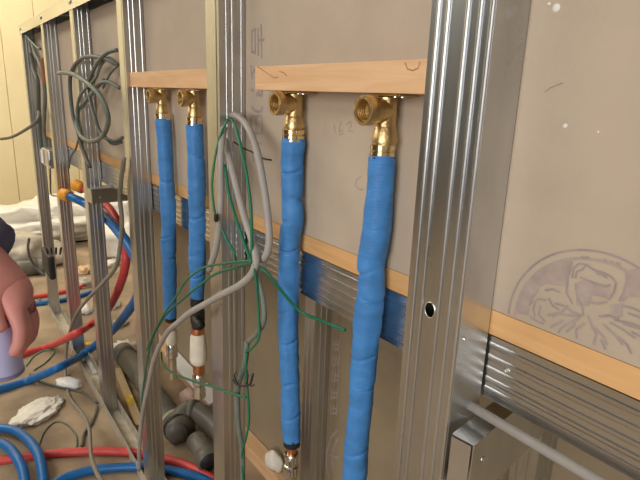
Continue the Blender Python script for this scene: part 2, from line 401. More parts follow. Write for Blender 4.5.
# ------------------------------------------------------------------ rear frame under the rail
YRB = .335
xr0 = -2.12
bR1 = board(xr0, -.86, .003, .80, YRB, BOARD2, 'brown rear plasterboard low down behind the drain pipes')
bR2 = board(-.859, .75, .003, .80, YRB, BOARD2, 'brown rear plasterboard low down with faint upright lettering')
def rear_stud(px, py, label):
    p = PY(px, py, YRB - .046); t = thing('rear_stud', (p.x + .02, YRB - .023, 0), label, 'stud', 'rear row of galvanised studs')
    x = p.x; d = .045; y0 = YRB - .046
    pf = [(x + .003, y0 + .008), (x, y0 + .008), (x, y0)] + ribbed((x + .001, y0), (x + .04, y0), (.3, .7), .0008, .006) + ribbed((x + .04, y0 + .001), (x + .04, y0 + d), (.4, .75), .001, .006) + [(x + .039, y0 + d), (x, y0 + d), (x, y0 + d - .008)]
    link('channel', sheet_me('channel', pf, .003, .80, STEEL), t)
    return t
rear_stud(303, 380, 'rear galvanised stud seen between the two large blue pipes')
rear_stud(512, 455, 'rear galvanised stud under the rail at lower right')
tag(link('cavity_shade_board', box_me('cavity_shade_board', (xr0, .076, .801), (.75, YRB + .03, .819), WOODF, .001)), 'unseen board added to shade the pipe cavity behind the rail', 'shade board')  # hidden lid added to block light falling into the cavity from above
tl = lambda pts: [(320 + x / 3.2, 330 + y / 3.2) for x, y in pts]
L = []
for (x0, y0) in ((42, 30), (42, 78), (40, 130), (38, 185), (36, 235)):
    for p in ([(x0, y0), (x0 - 2, y0 + 36)], [(x0 + 10, y0 + 4), (x0 + 7, y0 + 34)], [(x0 + 20, y0 - 2), (x0 + 16, y0 + 38)], [(x0 - 1, y0 + 14), (x0 + 20, y0 + 18)], [(x0 - 2, y0 + 34), (x0 + 17, y0 + 30)]):
        L.append((tl(p), .0045))
L += [(tl(p), .006) for p in ([(55, 320), (35, 345), (22, 390), (20, 440), (30, 475)], [(60, 345), (45, 370), (38, 410), (42, 450)], [(30, 400), (60, 410)])]
lt = link('lettering', ribbon_me('lettering', L, YRB - .0005, PRINT2), bR2); lt['label'] = 'faint purple upright characters'
L = [([(377, 346), (388, 351), (398, 357)], .003), ([(377, 350), (388, 355), (398, 361)], .002)]
link('pencil_line', ribbon_me('pencil_line', L, YRB - .0005, PENCIL), bR2)
# tie bars between front and rear frame
def tie(x, ang, z, label, h=.05, w=.034):
    t = thing('tie_bar', (x, .0, z), label, 'bracket', 'steel tie bars')
    d = Vector((math.sin(ang), math.cos(ang), 0)); s = Vector((d.y, -d.x, 0))
    def part(name, prof, m, a, b):
        me = sheet_me(name, prof, a, b, m, 'y', .001)
        for v in me.vertices: v.co = Vector((x, 0, z)) + s * v.co.x + d * v.co.y + Vector((0, 0, v.co.z))
        return link(name, me, t)
    part('channel', [(-.0, 0), (w, 0), (w, -h), (w - .012, -h)], STEEL, -.004, YRB - .05)
    ep = box_me('end_plate', (.0003, -.0052, -h + .0005), (w - .0012, -.0042, -.0012), STEEL)
    for v in ep.vertices: v.co = Vector((x, 0, z)) + s * v.co.x + d * v.co.y + Vector((0, 0, v.co.z))
    link('end_plate', ep, t)
    sc = link('bolt', lathe_me('bolt', [(.003, 0), (.003, .001), (.001, .0016)], CUT, Vector((x, 0, z)) + s * (w + .001) + d * .018 + Vector((0, 0, -.025)), 'x', 10), t)
    return t
tie(-.2655, -.17, .753, 'galvanised tie bar running back from the nearest wide stud', .07, .021)
tie(XS['C'] + .047, -.1, .762, 'small galvanised tie bar beside the third stud from the left', .042, .05)
# ------------------------------------------------------------------ wood blocks
def block(x0, x1, label, tiltz=0):
    o = link('wood_block', box_me('wood_block', (x0, .006, 1.0500), (x1, YBD + .0005, 1.0800), WOOD, .0008))
    return tag(o, label, 'wood block', 'wood blocks above the brass elbows')
xb = PY(255, 78, .006).x
k1 = block(xb, xF - .0005, 'pine block above the two large brass elbows')
k2 = block(XS['D'] + .0465, XS['E'] - .0005, 'pine block above the two small brass elbows')
kn = lambda pts: [(240 + x / 3.2, 40 + y / 3.2) for x, y in pts]
for p in ([(55, 85), (85, 105), (110, 122), (122, 118)], [(125, 100), (140, 105), (150, 115)], [(528, 72), (535, 92), (552, 98), (570, 90), (576, 70)]): link('knot', ribbon_me('knot', [(kn(p), .0012)], .0057, KNOT), k1)
# ------------------------------------------------------------------ insulated water pipes with brass elbows
def foam_pipe(rows, y, mouth, body, ycol, seed, label, ring=False, bottom=None, dents=()):
    """rows: (py, left px, right px)"""
    pts = []; rads = []
    for (py, a, b) in rows:
        p = PY((a + b) / 2, py, y); pts.append(p); rads.append((b - a) / 2 * depth(p) / F)
    bx = PY(body[0], body[1], y); top = pts[0]
    t = thing('insulated_water_pipe', pts[-1], label, 'pipe', 'blue foam covered water pipes')
    path = smoothpath(pts, 26); rp = smoothpath([Vector((r, 0, 0)) for r in rads], 26)
    R = [v.x for v in rp]; n = len(path); zt = path[0].z; zb = path[-1].z
    cuts = [zt - (zt - zb) * d for d in dents]
    def rad(u, a):
        i = min(n - 1, int(round(u * (n - 1)))); z = path[i].z; r = R[i]
        w = 0
        for j, c in enumerate(cuts):
            sk = .006 * math.sin(a + j * 2.1 + seed)
            dz = z - c + sk; w -= .0021 * math.exp(-(dz / .0024) ** 2) * max(0, .45 + .75 * math.sin(a * 1 + j * 2.3 + seed)); w += .0005 * math.exp(-((dz - .009) / .006) ** 2) * (.5 + .5 * math.sin(a + j * 2.3))
        w += .0011 * noise.noise(Vector((math.cos(a) * 1.2 + seed * 9, math.sin(a) * 1.2, z * 28)))
        w += .0008 * noise.noise(Vector((math.cos(a) * 2 + seed * 3, math.sin(a) * 2, z * 90)))
        if ring: w += .00014 * math.sin(z * 2 * math.pi / .0034) * max(0, 1 - (zt - z) / .16)
        if u < .01: r *= .93
        return r + w
    # resample finely
    fine = []
    for i in range(n - 1):
        for j in range(2 if not ring else 4): fine.append(path[i].lerp(path[i + 1], j / (2 if not ring else 4)))
    fine.append(path[-1]); n0 = n; Rf = R
    def rad2(u, a): return rad(u, a)
    sl = link('foam_sleeve', tube_me('foam_sleeve', fine, 0, FOAM, 28, rad2), t)
    sl['label'] = 'wrinkled blue foam sleeve'
    # elbow
    zm = bx.z; r0 = rads[0]
    lo, hi = -.08, .05
    for _ in range(40):
        mid = (lo + hi) / 2
        if PY(mouth[0], mouth[1], mid).x < bx.x: hi = mid
        else: lo = mid
    ym = min(max((lo + hi) / 2, y - .045), y - .018); mo = mouth[2] / 2 * depth(PY(mouth[0], mouth[1], ym)) / F
    rb = mo * .70; zn = top.z
    ax = Vector((bx.x * .5 + top.x * .5, y, 0))
    eb = link('elbow_body', lathe_me('elbow_body', [(rb * .6, 1.0485), (rb, 1.0465), (rb, zm - mo * .5), (rb, zm - mo * 1.05), (rb * 1.06, zm - mo * 1.1), (rb * 1.25, zn + .019), (rb * 1.3, zn + .017), (rb * 1.3, zn + .013), (rb * 1.12, zn + .0125), (rb * 1.12, zn + .010)], BRASS, (ax.x, ax.y, 0)), t)
    eb['label'] = 'cast brass elbow body'
    ou = link('outlet', lathe_me('outlet', [(mo * .72, y - .001), (mo * .84, y - .008), (mo * .88, ym + .012), (mo, ym + .0105), (mo, ym + .001), (mo * .96, ym), (mo * .76, ym), (mo * .72, ym + .0015), (mo * .66, ym + .012), (mo * .40, ym + .013), (mo * .38, ym + .02), (.0003, ym + .021)], BRASSB if False else BRASS, (ax.x, 0, zm), 'y'), eb)
    th = []
    for i in range(80):
        a = i / 79 * 2 * math.pi * 4; th.append(Vector((ax.x + mo * .69 * math.cos(a), ym + .0015 + .0095 * i / 79, zm + mo * .69 * math.sin(a))))
    link('thread', tube_me('thread', th, .0006, BRIN, 5), eb)
    nut = []
    rn = r0 * .93
    co = link('collar', lathe_me('collar', [(rn * .9, zn + .0115), (rn, zn + .0105), (rn, zn + .0055), (rn * .9, zn + .005), (rn * .9, zn + .0042), (rn * .98, zn + .0036), (rn * .98, zn - .004)], BRASSB, (top.x, top.y, 0)), t)
    co['label'] = 'polished brass compression collar'
    # mounting plate under the wood block
    link('mounting_plate', box_me('mounting_plate', (ax.x - .012, y - .012, 1.0475), (ax.x + .03, y + .012, 1.0497), BRASS, .0005), t)
    for dx in (.016, .026): link('plate_screw', lathe_me('plate_screw', [(.0028, 1.0475), (.0028, 1.0465), (.001, 1.046)], CUT, (ax.x + dx, y - .004, 0), 'z', 10), t)
    b = pts[-1]; rb_ = rads[-1]
    if bottom:
        v = b.copy()
        def L_(name, prof, m, lb=None):
            o = link(name, lathe_me(name, [(r, b.z + h) for r, h in prof], m, (b.x, b.y, 0), 'z', 16), t)
            if lb: o['label'] = lb
            return o
        bottom(b, rb_, L_, t)
    return t
T1 = [(155, 368.5, 396), (180, 367, 394), (210, 364, 392.5), (240, 361, 390), (262, 357, 385.5), (285, 357.5, 384.5), (315, 354, 383), (340, 352.5, 379), (358, 351, 377), (375, 349.5, 375.5), (412, 348, 371.5), (450, 344, 368.5), (480, 342, 367), (540, 338, 362)]
foam_pipe(T1, .0255, (364, 112, 30), (388, 111), 155, 1, 'blue foam covered water pipe nearest the wide ribbed stud', True, None, (.25, .31, .36, .46, .53, .60, .72, .80, .9))
def bot2(b, r, L_, t):
    L_('rubber_end', [(r * .95, .004), (r * .95, -.008), (r * .6, -.012)], RUBBER)
    L_('copper_nipple', [(.0075, -.008), (.0075, -.024), (.006, -.026)], COPPER)
    L_('union_nut', [(.010, -.022), (.0115, -.024), (.0115, -.034), (.009, -.036), (.009, -.042), (.0115, -.044), (.0115, -.058), (.008, -.062), (.008, -.095)], CHROME)
    link('valve_lever', box_me('valve_lever', (b.x + .006, b.y - .02, b.z - .05), (b.x + .02, b.y - .012, b.z - .034), CHROME, .003), t)
T2 = [(138, 281, 305.5), (160, 281, 303.5), (180, 281, 303), (200, 281.5, 303), (220, 282, 303.6), (235, 279.5, 301), (260, 278.5, 300), (290, 277.5, 299), (320, 278, 298.5), (350, 279, 298.5), (375, 280, 299.5), (400, 281, 300), (420, 281.5, 300.5), (440, 283, 301)]
foam_pipe(T2, .0255, (274.7, 104.8, 23.3), (295, 104), 138, 2, 'blue foam covered water pipe with white lump beside its lower end', False, bot2, (.09, .17, .25, .33, .37, .55, .64, .72, .80, .9))
def bot3(b, r, L_, t):
    L_('rubber_end', [(r * .95, .004), (r * .95, -.008), (r * .6, -.012)], RUBBER)
    L_('copper_nipple', [(.0085, -.008), (.0085, -.03), (.007, -.034)], COPPER)
    L_('sealing_tape', [(.011, -.03), (.013, -.04), (.012, -.06), (.010, -.066)], TAPE)
    L_('union_nut', [(.008, -.06), (.0125, -.07), (.0125, -.095), (.009, -.1), (.009, -.15)], CHROME)
T3 = [(119, 154.6, 171), (140, 157, 172), (175, 159, 173.5), (200, 160, 175.5), (225, 161.5, 175.5), (240, 161, 176), (260, 162, 176), (285, 163, 176.5), (300, 163.5, 176.5), (317, 164.5, 176.5)]
foam_pipe(T3, .022, (147.5, 96.5, 13.8), (161, 96.5), 118, 3, 'small blue foam covered water pipe nearest the far left', False, bot3, (.28, .36, .56, .66, .85))
def bot4(b, r, L_, t):
    L_('rubber_end', [(r * .95, .004), (r * .98, -.016), (r * .6, -.02)], RUBBER)
    L_('valve_body', [(.011, -.015), (.014, -.03), (.014, -.05), (.010, -.066)], BLACKW)
    h = link('valve_handle', tube_me('valve_handle', smoothpath([b + Vector((0, -.005, -.04)), b + Vector((.03, -.012, -.04)), b + Vector((.05, -.014, -.036))]), .008, RUBBER, 8), t)
    L_('copper_ring', [(.0125, -.064), (.0135, -.07), (.0125, -.076)], COPPER)
    L_('sealing_tape', [(.012, -.076), (.0150, -.082), (.0165, -.105), (.0175, -.13), (.016, -.138), (.012, -.142)], TAPE)
    L_('copper_nipple', [(.011, -.138), (.012, -.16), (.010, -.165)], COPPER)
    L_('union_nut', [(.010, -.162), (.0135, -.168), (.0135, -.185), (.010, -.19), (.012, -.2), (.0125, -.215), (.008, -.22)], CHROME)
T4 = [(124, 186, 203), (140, 187, 203.5), (165, 187.5, 205), (190, 188, 206), (210, 189, 205), (232, 189, 205.5), (260, 188.5, 206), (275, 190, 205), (297, 190, 204)]
foam_pipe(T4, .022, (180, 98.6, 16.5), (194.5, 98.6), 123, 4, 'small blue foam covered water pipe with white taped valve below', False, bot4, (.16, .38, .50, .60, .74, .85))
# ------------------------------------------------------------------ cables
def cable(name, label, pts, r, m, sides=8, cat='cable', group=None):
    P = []
    for a, b, y in pts:
        q = PY(a, b, y); P.append(q if q.z > r else PZ(a, b, r))     # what would sink lies on the floor
    return tag(tube(name, P, r, m, None, sides), label, cat, group)
def yl(pts, *ys):                                  # spread plane depths along a pixel list
    n = len(pts); out = []
    for i, (a, b) in enumerate(pts):
        u = i / (n - 1) * (len(ys) - 1); j = min(int(u), len(ys) - 2); out.append((a, b, ys[j] + (ys[j + 1] - ys[j]) * (u - j)))
    return out
gE = 'cables hanging on the bundled stud'
g1o = cable('grey_cable', 'long thick grey cable sweeping from the bundle down to lower left', yl([(222.5, 125), (226, 145), (232, 169), (244, 215), (254, 246), (256, 262), (251, 275), (240, 285), (225, 293), (207, 303), (190, 312.5), (180, 321), (167, 333), (155, 357), (148, 387), (142, 417), (139.5, 445), (139, 470)], .02, -.012, -.03, -.035, -.035, -.03, -.02, -.018), .0052, GREY, 10, group=gE)
cable('grey_cable', 'thick grey cable looping down right of the bundled stud', yl([(229, 119), (234, 115), (246, 124), (256, 148), (263, 182), (268, 219), (269, 243), (265, 257), (258, 259), (253, 250), (252, 235)], .03, .005, -.01, -.015, -.02, -.02), .005, GREY, 10, group=gE)
cable('grey_cable', 'thick grey cable hanging along left of the bundled stud', yl([(224, 128), (221, 152), (221, 194), (219, 227), (215, 252), (209, 270)], .0, -.018, -.02, -.022, -.024), .005, GREY, 10, group=gE)
w = cable('green_wire', 'green wire with black tip beside the small blue pipe', yl([(228, 119), (220, 136), (214.5, 161), (212, 186), (214, 208), (216, 217)], .0, -.02, -.03, -.03), 0.00178, GREEN, group=gE)
p = PY(216, 218, -.03); tp = link('black_tip', lathe_me('black_tip', [(.003, p.z + .006), (.0034, p.z - .003), (.002, p.z - .006)], RUBBER, (p.x, p.y, 0), 'z', 10), w)
cable('green_wire', 'green wire between the two thick grey cables', yl([(229, 118), (235, 126), (242, 152), (247, 177), (251, 211), (252, 255)], .03, -.02, -.026, -.028, -.03), 0.00221, GREEN, group=gE)
cable('green_wire', 'green wire crossing the bundle and running right under the rail', yl([(225, 165), (230, 198), (242, 236), (252, 261), (267, 273), (279, 288), (300, 311), (320, 320), (345, 330)], -.012, -.025, -.03, -.01, .03, .034), 0.00221, GREEN, group=gE)
cable('green_wire', 'short green wire low on the bundled stud', yl([(222, 229), (228, 242), (234, 252), (236, 262)], -.02, -.026, -.02), 0.00204, GREEN, group=gE)
cable('green_wire', 'upper green wire arching left across the small blue pipe', yl([(252, 262), (247, 261), (220, 264), (205, 267), (195, 273), (186, 281), (177, 295), (163, 316), (154, 333), (147, 350)], -.036, -.036, -.036, -.034), 0.00178, GREEN, group=gE)
cable('green_wire', 'lower green wire arching left and down the pipe stud', yl([(254, 262), (237, 267), (220, 272), (205, 281), (182, 300), (165, 316), (152, 340), (146, 368), (142, 400), (141, 430)], -.03, -.028, -.026, -.02, -.018), 0.00204, GREEN, group=gE)
cable('black_wire', 'thin black wire crossing the lettered board', yl([(234, 142), (243, 148), (252, 152), (262, 158), (271, 160)], .0, .03, .04, .042), .0012, BLACKW)
cable('grey_green_cable', 'dark cable dropping from the bundle toward the rear stud', yl([(254, 262), (258, 278), (263, 300), (264, 320), (258, 332), (248, 342)], -.03, -.025, -.025, -.02), .0036, GREYG, group=gE)
cable('green_wire', 'green wire running with the dark cable below the bundle', yl([(254, 264), (257, 290), (259, 320), (259, 338), (252, 348), (246, 352)], -.034, -.03, -.03, -.026), .0018, GREEN, group=gE)
cable('grey_green_cable', 'dark cable dropping down the bundled stud to the floor', yl([(247, 342), (245, 363), (238, 387), (238, 420), (242, 450), (243, 490)], -.018, -.022, -.022, -.014), .0042, GREYG, group=gE)
cable('green_wire', 'green wire dropping down the right of the bundled stud', yl([(247, 350), (246, 373), (248, 397), (249, 420), (246, 438), (242, 455), (244, 490)], -.022, -.024, -.024, -.016), 0.00187, GREEN, group=gE)
cable('green_wire', 'green wire sagging low across the taped valve', yl([(161, 352), (163, 364), (173, 373), (193, 381), (217, 388), (237, 395), (246, 397)], -.004, -.012, -.03, -.026), 0.00204, GREEN, group=gE)
tie_ = cable('cable_tie', 'black cable tie with loose ends around the hanging wires', yl([(233, 379), (236, 384), (243, 386), (250, 384), (253, 374)], -.034, -.034), .0016, BLACKW, cat='cable tie')
link('tie_tail', tube_me('tie_tail', [PY(246, 384, -.034), PY(251, 386, -.036), PY(254, 385, -.036)], .0012, BLACKW, 6), tie_)
link('tie_tail', tube_me('tie_tail', [PY(238, 384, -.034), PY(234, 376, -.036), PY(236, 372, -.036)], .0012, BLACKW, 6), tie_)
link('tie_tail', tube_me('tie_tail', [PY(247, 383, -.034), PY(248, 376, -.036), PY(247, 370, -.036)], .0012, BLACKW, 6), tie_)
# coil between the third and fourth studs
gC = 'coiled cables between the left studs'
cable('grey_cable', 'coiled grey green cable with free end pointing left', yl([(58.4, 73), (69, 73), (80, 78), (92, 87), (101, 97), (107, 111), (108, 122.5), (104, 134), (97, 140), (89, 141), (81, 136), (77, 125), (79, 111), (89, 97), (96, 88), (104, 80)], -.03, -.03, -.015, -.02, .0, .02), .0058, GREYG, group=gC)
cable('grey_cable', 'dark grey cable arching over the top of the coil', yl([(118, 65), (112, 62), (103, 58), (89, 56.5), (80, 59.5), (72.5, 69), (70, 81), (71, 100), (73.5, 118), (78, 132), (82, 148), (90, 167)], .03, .005, -.005, -.008, -.004), .0055, GREYD, group=gC)
cable('grey_cable', 'dark grey cable snaking down through the coil', yl([(117, 50), (108, 52.6), (100, 59.5), (93, 71), (89, 86), (90.5, 102), (95, 118), (100, 132), (107, 139), (114.6, 141), (123, 137.5)], .03, .005, .01, .0, .005, .03), .0048, GREYD, group=gC)
cable('grey_cable', 'grey green cable curling round the left of the coil', yl([(118, 65), (109, 58), (101, 65), (95, 79), (87, 87), (80, 96), (77, 109), (77, 120)], .03, .01, -.004, -.012), .004, GREYG, group=gC)
cable('grey_cable', 'grey green cable bowing right across the coil', yl([(119, 88), (110, 82.5), (102, 82.5), (96, 86), (92, 94)], .03, .008, .0), .005, GREYG, group=gC)
cable('thin_wire', 'thin dark wire slanting across the right of the coil', yl([(117.4, 66), (110, 74), (103, 88)], .025, .012), .0028, GREYD, group=gC)
cable('grey_cable', 'dark grey cable end curving below the coil', yl([(104, 134), (107, 139), (113.5, 144), (121.5, 142)], -.0, .01, .03), .0042, GREYD, group=gC)
cable('thin_wire', 'thin dark wire dropping left of the coil bottom', yl([(79, 137), (75.6, 149), (71, 156), (69, 168)], -.01, .0, .01), .003, GREYD, group=gC)
# wires in the first bay
gA = 'thin wires in the first bay'
cable('thin_wire', 'dark wire leaning right in the first bay', yl([(27, 36), (30, 52), (34, 70), (38, 84), (39, 117), (42, 150)], .03, .02, .03), .0085, GREYD, group=gA)
cable('thin_wire', 'pale wire angling from the top of the first bay', yl([(25, 34), (31, 41), (37, 47), (40, 49)], .01, .02), .005, GREYG, group=gA)
cable('thin_wire', 'greenish wire down the right of the first bay', yl([(31, 40), (36, 55), (41, 66), (44, 82), (45, 100), (44, 130), (46, 150)], .03, .03, .03), .0075, GREYG, group=gA)
cable('thin_wire', 'brown red wire tail in the first bay', yl([(42.5, 58), (43, 68), (44, 78), (44.5, 84)], .02, .02), .0075, mat('brown_red_wire', (.35, .13, .07), .5), group=gA)
cable('grey_cable', 'dark cable sticking out left from the first stud', yl([(1, 139), (12, 137), (25, 130), (37, 121), (39, 112)], -.12, -.06, -.01), .006, GREYD)
cable('thin_wire', 'thin wire hanging beside the small switch box', yl([(50, 160), (50.5, 180), (51, 194), (56, 196)], .0, .01), .003, GREYD)
p = PY(48, 157, .01)
sb = thing('switch_box', (p.x, p.y, p.z - .035), 'small grey junction box on the far left stud', 'junction box')
link('box_body', box_me('box_body', (p.x - .05, -.004, p.z - .035), (p.x + .09, .03, p.z + .035), STEEL, .006), sb)
link('box_lid', box_me('box_lid', (p.x - .04, -.010, p.z - .028), (p.x + .0, -.0035, p.z + .028), WHITEP, .004), sb)
p = PY(53, 263, .0)
cb = thing('connector_block', (p.x, p.y, p.z - .06), 'black plug clipped low on the far left stud', 'plug')
link('plug_body', box_me('plug_body', (p.x - .085, -.03, p.z - .05), (p.x + .085, -.004, p.z + .055), RUBBER, .01), cb)
for i in range(4):
    a = PY(48 + i * 4, 254, -.02); b = PY(46 + i * 5, 248, -.025); link('plug_pin', tube_me('plug_pin', [a, a.lerp(b, .5), b], .004, RUBBER, 6), cb)
# long loose cable from the tie bar to the floor
cable('grey_cable', 'long loose grey cable looping from the tie bar down to floor', yl([(124, 158), (121, 182), (120, 200), (122, 222), (120, 247), (115, 268), (101, 285), (85, 302), (75, 317), (69, 335), (66, 355), (65.5, 378), (70, 398), (81, 412), (89, 428), (91, 455), (96.5, 472), (104, 484)], -.01, -.012, -.015, -.02, -.04, -.065, -.10, -.15), .0055, mat('taupe_cable', (.27, .245, .20), .5, 0, .08, 30))
def floor_wire(name, label, pts, r, m, z=None, cat='cable', sides=8):
    P = [PZ(a, b, (r if z is None else z)) for a, b in pts]; return tag(tube(name, P, r, m, None, sides), label, cat)
floor_wire('thin_wire', 'grey wire branching on the floor by the third stud', [(97, 406), (96, 412), (91, 424), (84, 434), (82, 446)], .005, GREYD)
floor_wire('thin_wire', 'thin olive wire lying left of the third stud', [(30, 374), (39, 381), (55, 386), (73, 390), (86, 394), (97, 403)], .0042, GREYD)
floor_wire('thin_wire', 'thin olive wire arching over the bare floor', [(38, 447), (44, 432), (55, 422), (66, 424), (75, 434), (77, 443), (75, 452)], .0026, GREYG)
floor_wire('thin_wire', 'pale wire loop on the floor under red pipe', [(26, 366), (34, 356), (46, 350), (54, 352), (46, 362), (34, 370)], .003, GREENG)
cable('thin_wire', 'short grey wire standing up in front of the dusty bag', yl([(29, 239), (28, 248), (30, 258), (36, 267), (44, 275)], -.13, -.10, -.06), .0045, GREYD)
floor_wire('thin_wire', 'pale short wire by the far thin pipes', [(40, 299), (36, 304), (31, 309)], .006, GREENG)
# ------------------------------------------------------------------ red and blue flexible pipes
def pex(name, label, pts, r, m, cap=None):
    P = []
    for q in pts:
        P.append(PZ(q[0], q[1], q[3] if len(q) > 3 else r) if q[2] is None else PY(q[0], q[1], q[2]))
    o = tag(tube(name, P, r, m, None, 14), label, 'pipe', 'flexible red and blue pipes')
    if cap:
        d = (P[0] - P[1]).normalized(); a = P[0] - d * .012; b = P[0] + d * .028
        link('end_cap', tube_me('end_cap', [a, a + d * .008, a + d * .016, b - d * .004, b], .02, CAPM, 12, rad=lambda u, s: r * (1.5 if u < .9 else 1.15)), o)['label'] = 'orange end cap'
    return o
pex('blue_pipe', 'blue pipe with orange cap rising between second and third studs', [(67, 195.5, .01), (76, 199, .03), (88, 205, .058), (102, 214, .060), (113, 225, .060), (122, 236, .060), (130, 247, .062), (137, 262, .066), (140, 280, .07), (138, 295, .08), (130, 309, .088), (113, 330, .088), (97, 344, .07), (82, 355, .02), (60, 367, -.09), (30, 380, None), (0, 389, None), (-40, 397, None), (-120, 408, None), (-260, 420, None)], .0145, PEXB, True)
pex('red_pipe', 'red pipe with orange cap curving down behind the third stud', [(80, 187, .05), (90, 192, .075), (102, 201, .098), (112, 212, .102), (119, 226, .102), (124, 243, .098), (126, 258, .09), (123, 276, .085), (115, 297, .078), (104, 314, .07), (90, 325, .05), (75, 334, -.03), (50, 346, None), (22, 354, None), (-10, 360, None), (-60, 367, None), (-140, 378, None), (-260, 388, None)], .0135, PEXR, True)
pex('blue_pipe', 'outer blue pipe bend at the lower left corner', [(-200, 470, None, .014), (-90, 440, None, .014), (-30, 430, None, .018), (-5, 428, None, .02), (15, 431, None, .025), (29, 441, None, .037), (38, 454, None, .042), (42, 468, None, .034), (44, 484, None, .02)], .0135, PEXB)
pex('blue_pipe', 'inner blue pipe bend at the lower left corner', [(-200, 500, None, .014), (-90, 460, None, .014), (-30, 445, None, .022), (-5, 442, None, .03), (9, 448, None, .038), (17.5, 459, None, .042), (23, 471, None, .034), (26, 490, None, .02)], .0135, PEXB)
pex('red_pipe', 'red pipe running level along the bottom of the floor', [(-260, 520, None), (-120, 482, None), (-40, 467, None, .008), (0, 461, None, .006), (17, 458.5, None, .006), (44, 454.5, None, .008), (73, 452, None), (102, 451, None), (132, 452.5, None), (153, 456.5, None), (180, 463, None), (200, 472, None), (212, 479, None), (225, 490, None)], .0125, PEXR)
pex('blue_pipe', 'blue pipe running below the red pipe along the floor', [(52, 486, None), (62, 479, None), (78, 473.5, None), (99, 469, None), (130, 467, None), (150, 467.5, None), (168, 470, None), (187, 474, None), (203, 479, None), (220, 488, None)], .0125, PEXB)
pex('red_pipe', 'thin far red pipe on the floor beyond the first stud', [(-60, 312, None), (20, 299, None), (40, 296, None), (66, 291, None), (90, 284, None)], .011, PEXR)
pex('blue_pipe', 'thin far blue pipe on the floor beyond the first stud', [(-60, 317, None), (22, 305, None), (42, 303, None), (68, 299, None), (92, 292, None)], .011, PEXB)
# ------------------------------------------------------------------ drain pipes and battens on the floor inside the cavity
def pipe_x(name, label, a, b, r, m, cat='pipe'):
    t = thing(name, (a + b) / 2 - Vector((0, 0, r)), label, cat)
    d = (b - a)
    link('barrel', tube_me('barrel', [a, a + d * .5, b], r, m, 24), t); return t
r = .036
a = PZ(124, 352, r); b = PZ(172, 421, r); b = Vector((b.x, a.y * .5 + b.y * .5, r)); a = Vector((a.x, b.y, r))
dp = pipe_x('drain_pipe', 'dark grey drain pipe lying behind the pipe stud', a, b, r, PVC)
u = (b - a).normalized()
link('socket', tube_me('socket', [a - u * .004, a + u * .02, a + u * .045], r * 1.12, PVC, 24), dp)
link('glued_joint', tube_me('glued_joint', [b - u * .004, b + u * .004, b + u * .016], r * 1.08, PVCR, 24), dp)
link('socket', tube_me('socket', [b + u * .014, b + u * .04, b + u * .075], r * 1.2, PVC, 24), dp)
link('clamp', tube_me('clamp', [b + u * .035, b + u * .04, b + u * .047], r * 1.27, RUBBER, 24), dp)
c0 = PZ(189, 405, .05)
de = thing('drain_elbow', (c0.x, c0.y, 0), 'dark grey drain elbow with open end beside the bundled stud', 'pipe')
pth = smoothpath([PZ(176, 432, .040), PZ(180, 420, .050), PZ(188, 412, .06), PZ(200, 414, .06), PZ(212, 424, .05), PZ(226, 437, .045)], 8)
link('bend', tube_me('bend', pth, .034, PVC, 22), de)
link('socket', tube_me('socket', [pth[17], pth[19], pth[21]], .0385, PVC, 22), de)
e0 = PZ(196, 440, .045); e1 = PZ(209, 461, .04); ud = (e1 - e0).normalized()
V = [e0, e0 + ud * .02, e1 - ud * .02, e1]
link('branch', tube_me('branch', V, .030, PVC, 22, cap=True), de)
link('branch_socket', tube_me('branch_socket', [e1 - ud * .03, e1 - ud * .01, e1 + ud * .004], .034, PVC, 22), de)
link('mouth_shade_disc', tube_me('mouth_shade_disc', [e1 + ud * .003, e1 + ud * .0045, e1 + ud * .006], .028, MOUTH_SHADE, 22), de)  # dark disc over the closed pipe end paints the shade of an opening
def strip(name, label, p0, p1, w, h, m, cat, z0=0):
    """a straight batten between two floor points (its centre line)"""
    p0 = Vector(p0); p1 = Vector(p1); d = (p1 - p0); L = d.length; an = math.atan2(d.y, d.x)
    o = link(name, box_me(name, (-L / 2, -w / 2, 0), (L / 2, w / 2, h), m, .0015)); c = (p0 + p1) / 2
    o.location = (c.x, c.y, z0); o.rotation_euler = (0, 0, an); return tag(o, label, cat)
strip('wood_batten', 'pale wooden batten along the foot of the rear board', (xr0, YRB - .024, 0), (.5, YRB - .024, 0), .044, .04, WOOD, 'wood strip')
pw0 = PZ(168, 368, .042); pw1 = PZ(205, 408, .042)
strip('white_strip', 'white flat strip lying on the rear batten by the taped valve', (pw0.x - .1, YRB - .03, 0), (pw1.x, YRB - .03, 0), .05, .012, WHITEP, 'strip', .0405)
p0 = PZ(117, 368, .02); p1 = PZ(140, 424, .02)
wb = strip('wood_batten', 'short wooden batten with a yellow mark behind the third stud', (p0.x, p0.y, 0), (p1.x, p1.y, 0), .026, .02, WOODF, 'wood strip')
p = PZ(132, 404, .02)
ym_ = link('yellow_mark', box_me('yellow_mark', (-.03, -.0125, .0), (.03, .0125, .0006), YELLOW)); ym_.parent = wb; ym_.location = ((p - Vector(((p0.x + p1.x) / 2, (p0.y + p1.y) / 2, 0))).length * .6, 0, .0201)
p0 = PZ(86, 352, .01); p1 = PZ(97, 372, .01)
strip('white_strip', 'short white strip on the floor left of the third stud', (p0.x, p0.y, 0), (p1.x, p1.y, 0), .03, .008, WHITEP, 'strip')
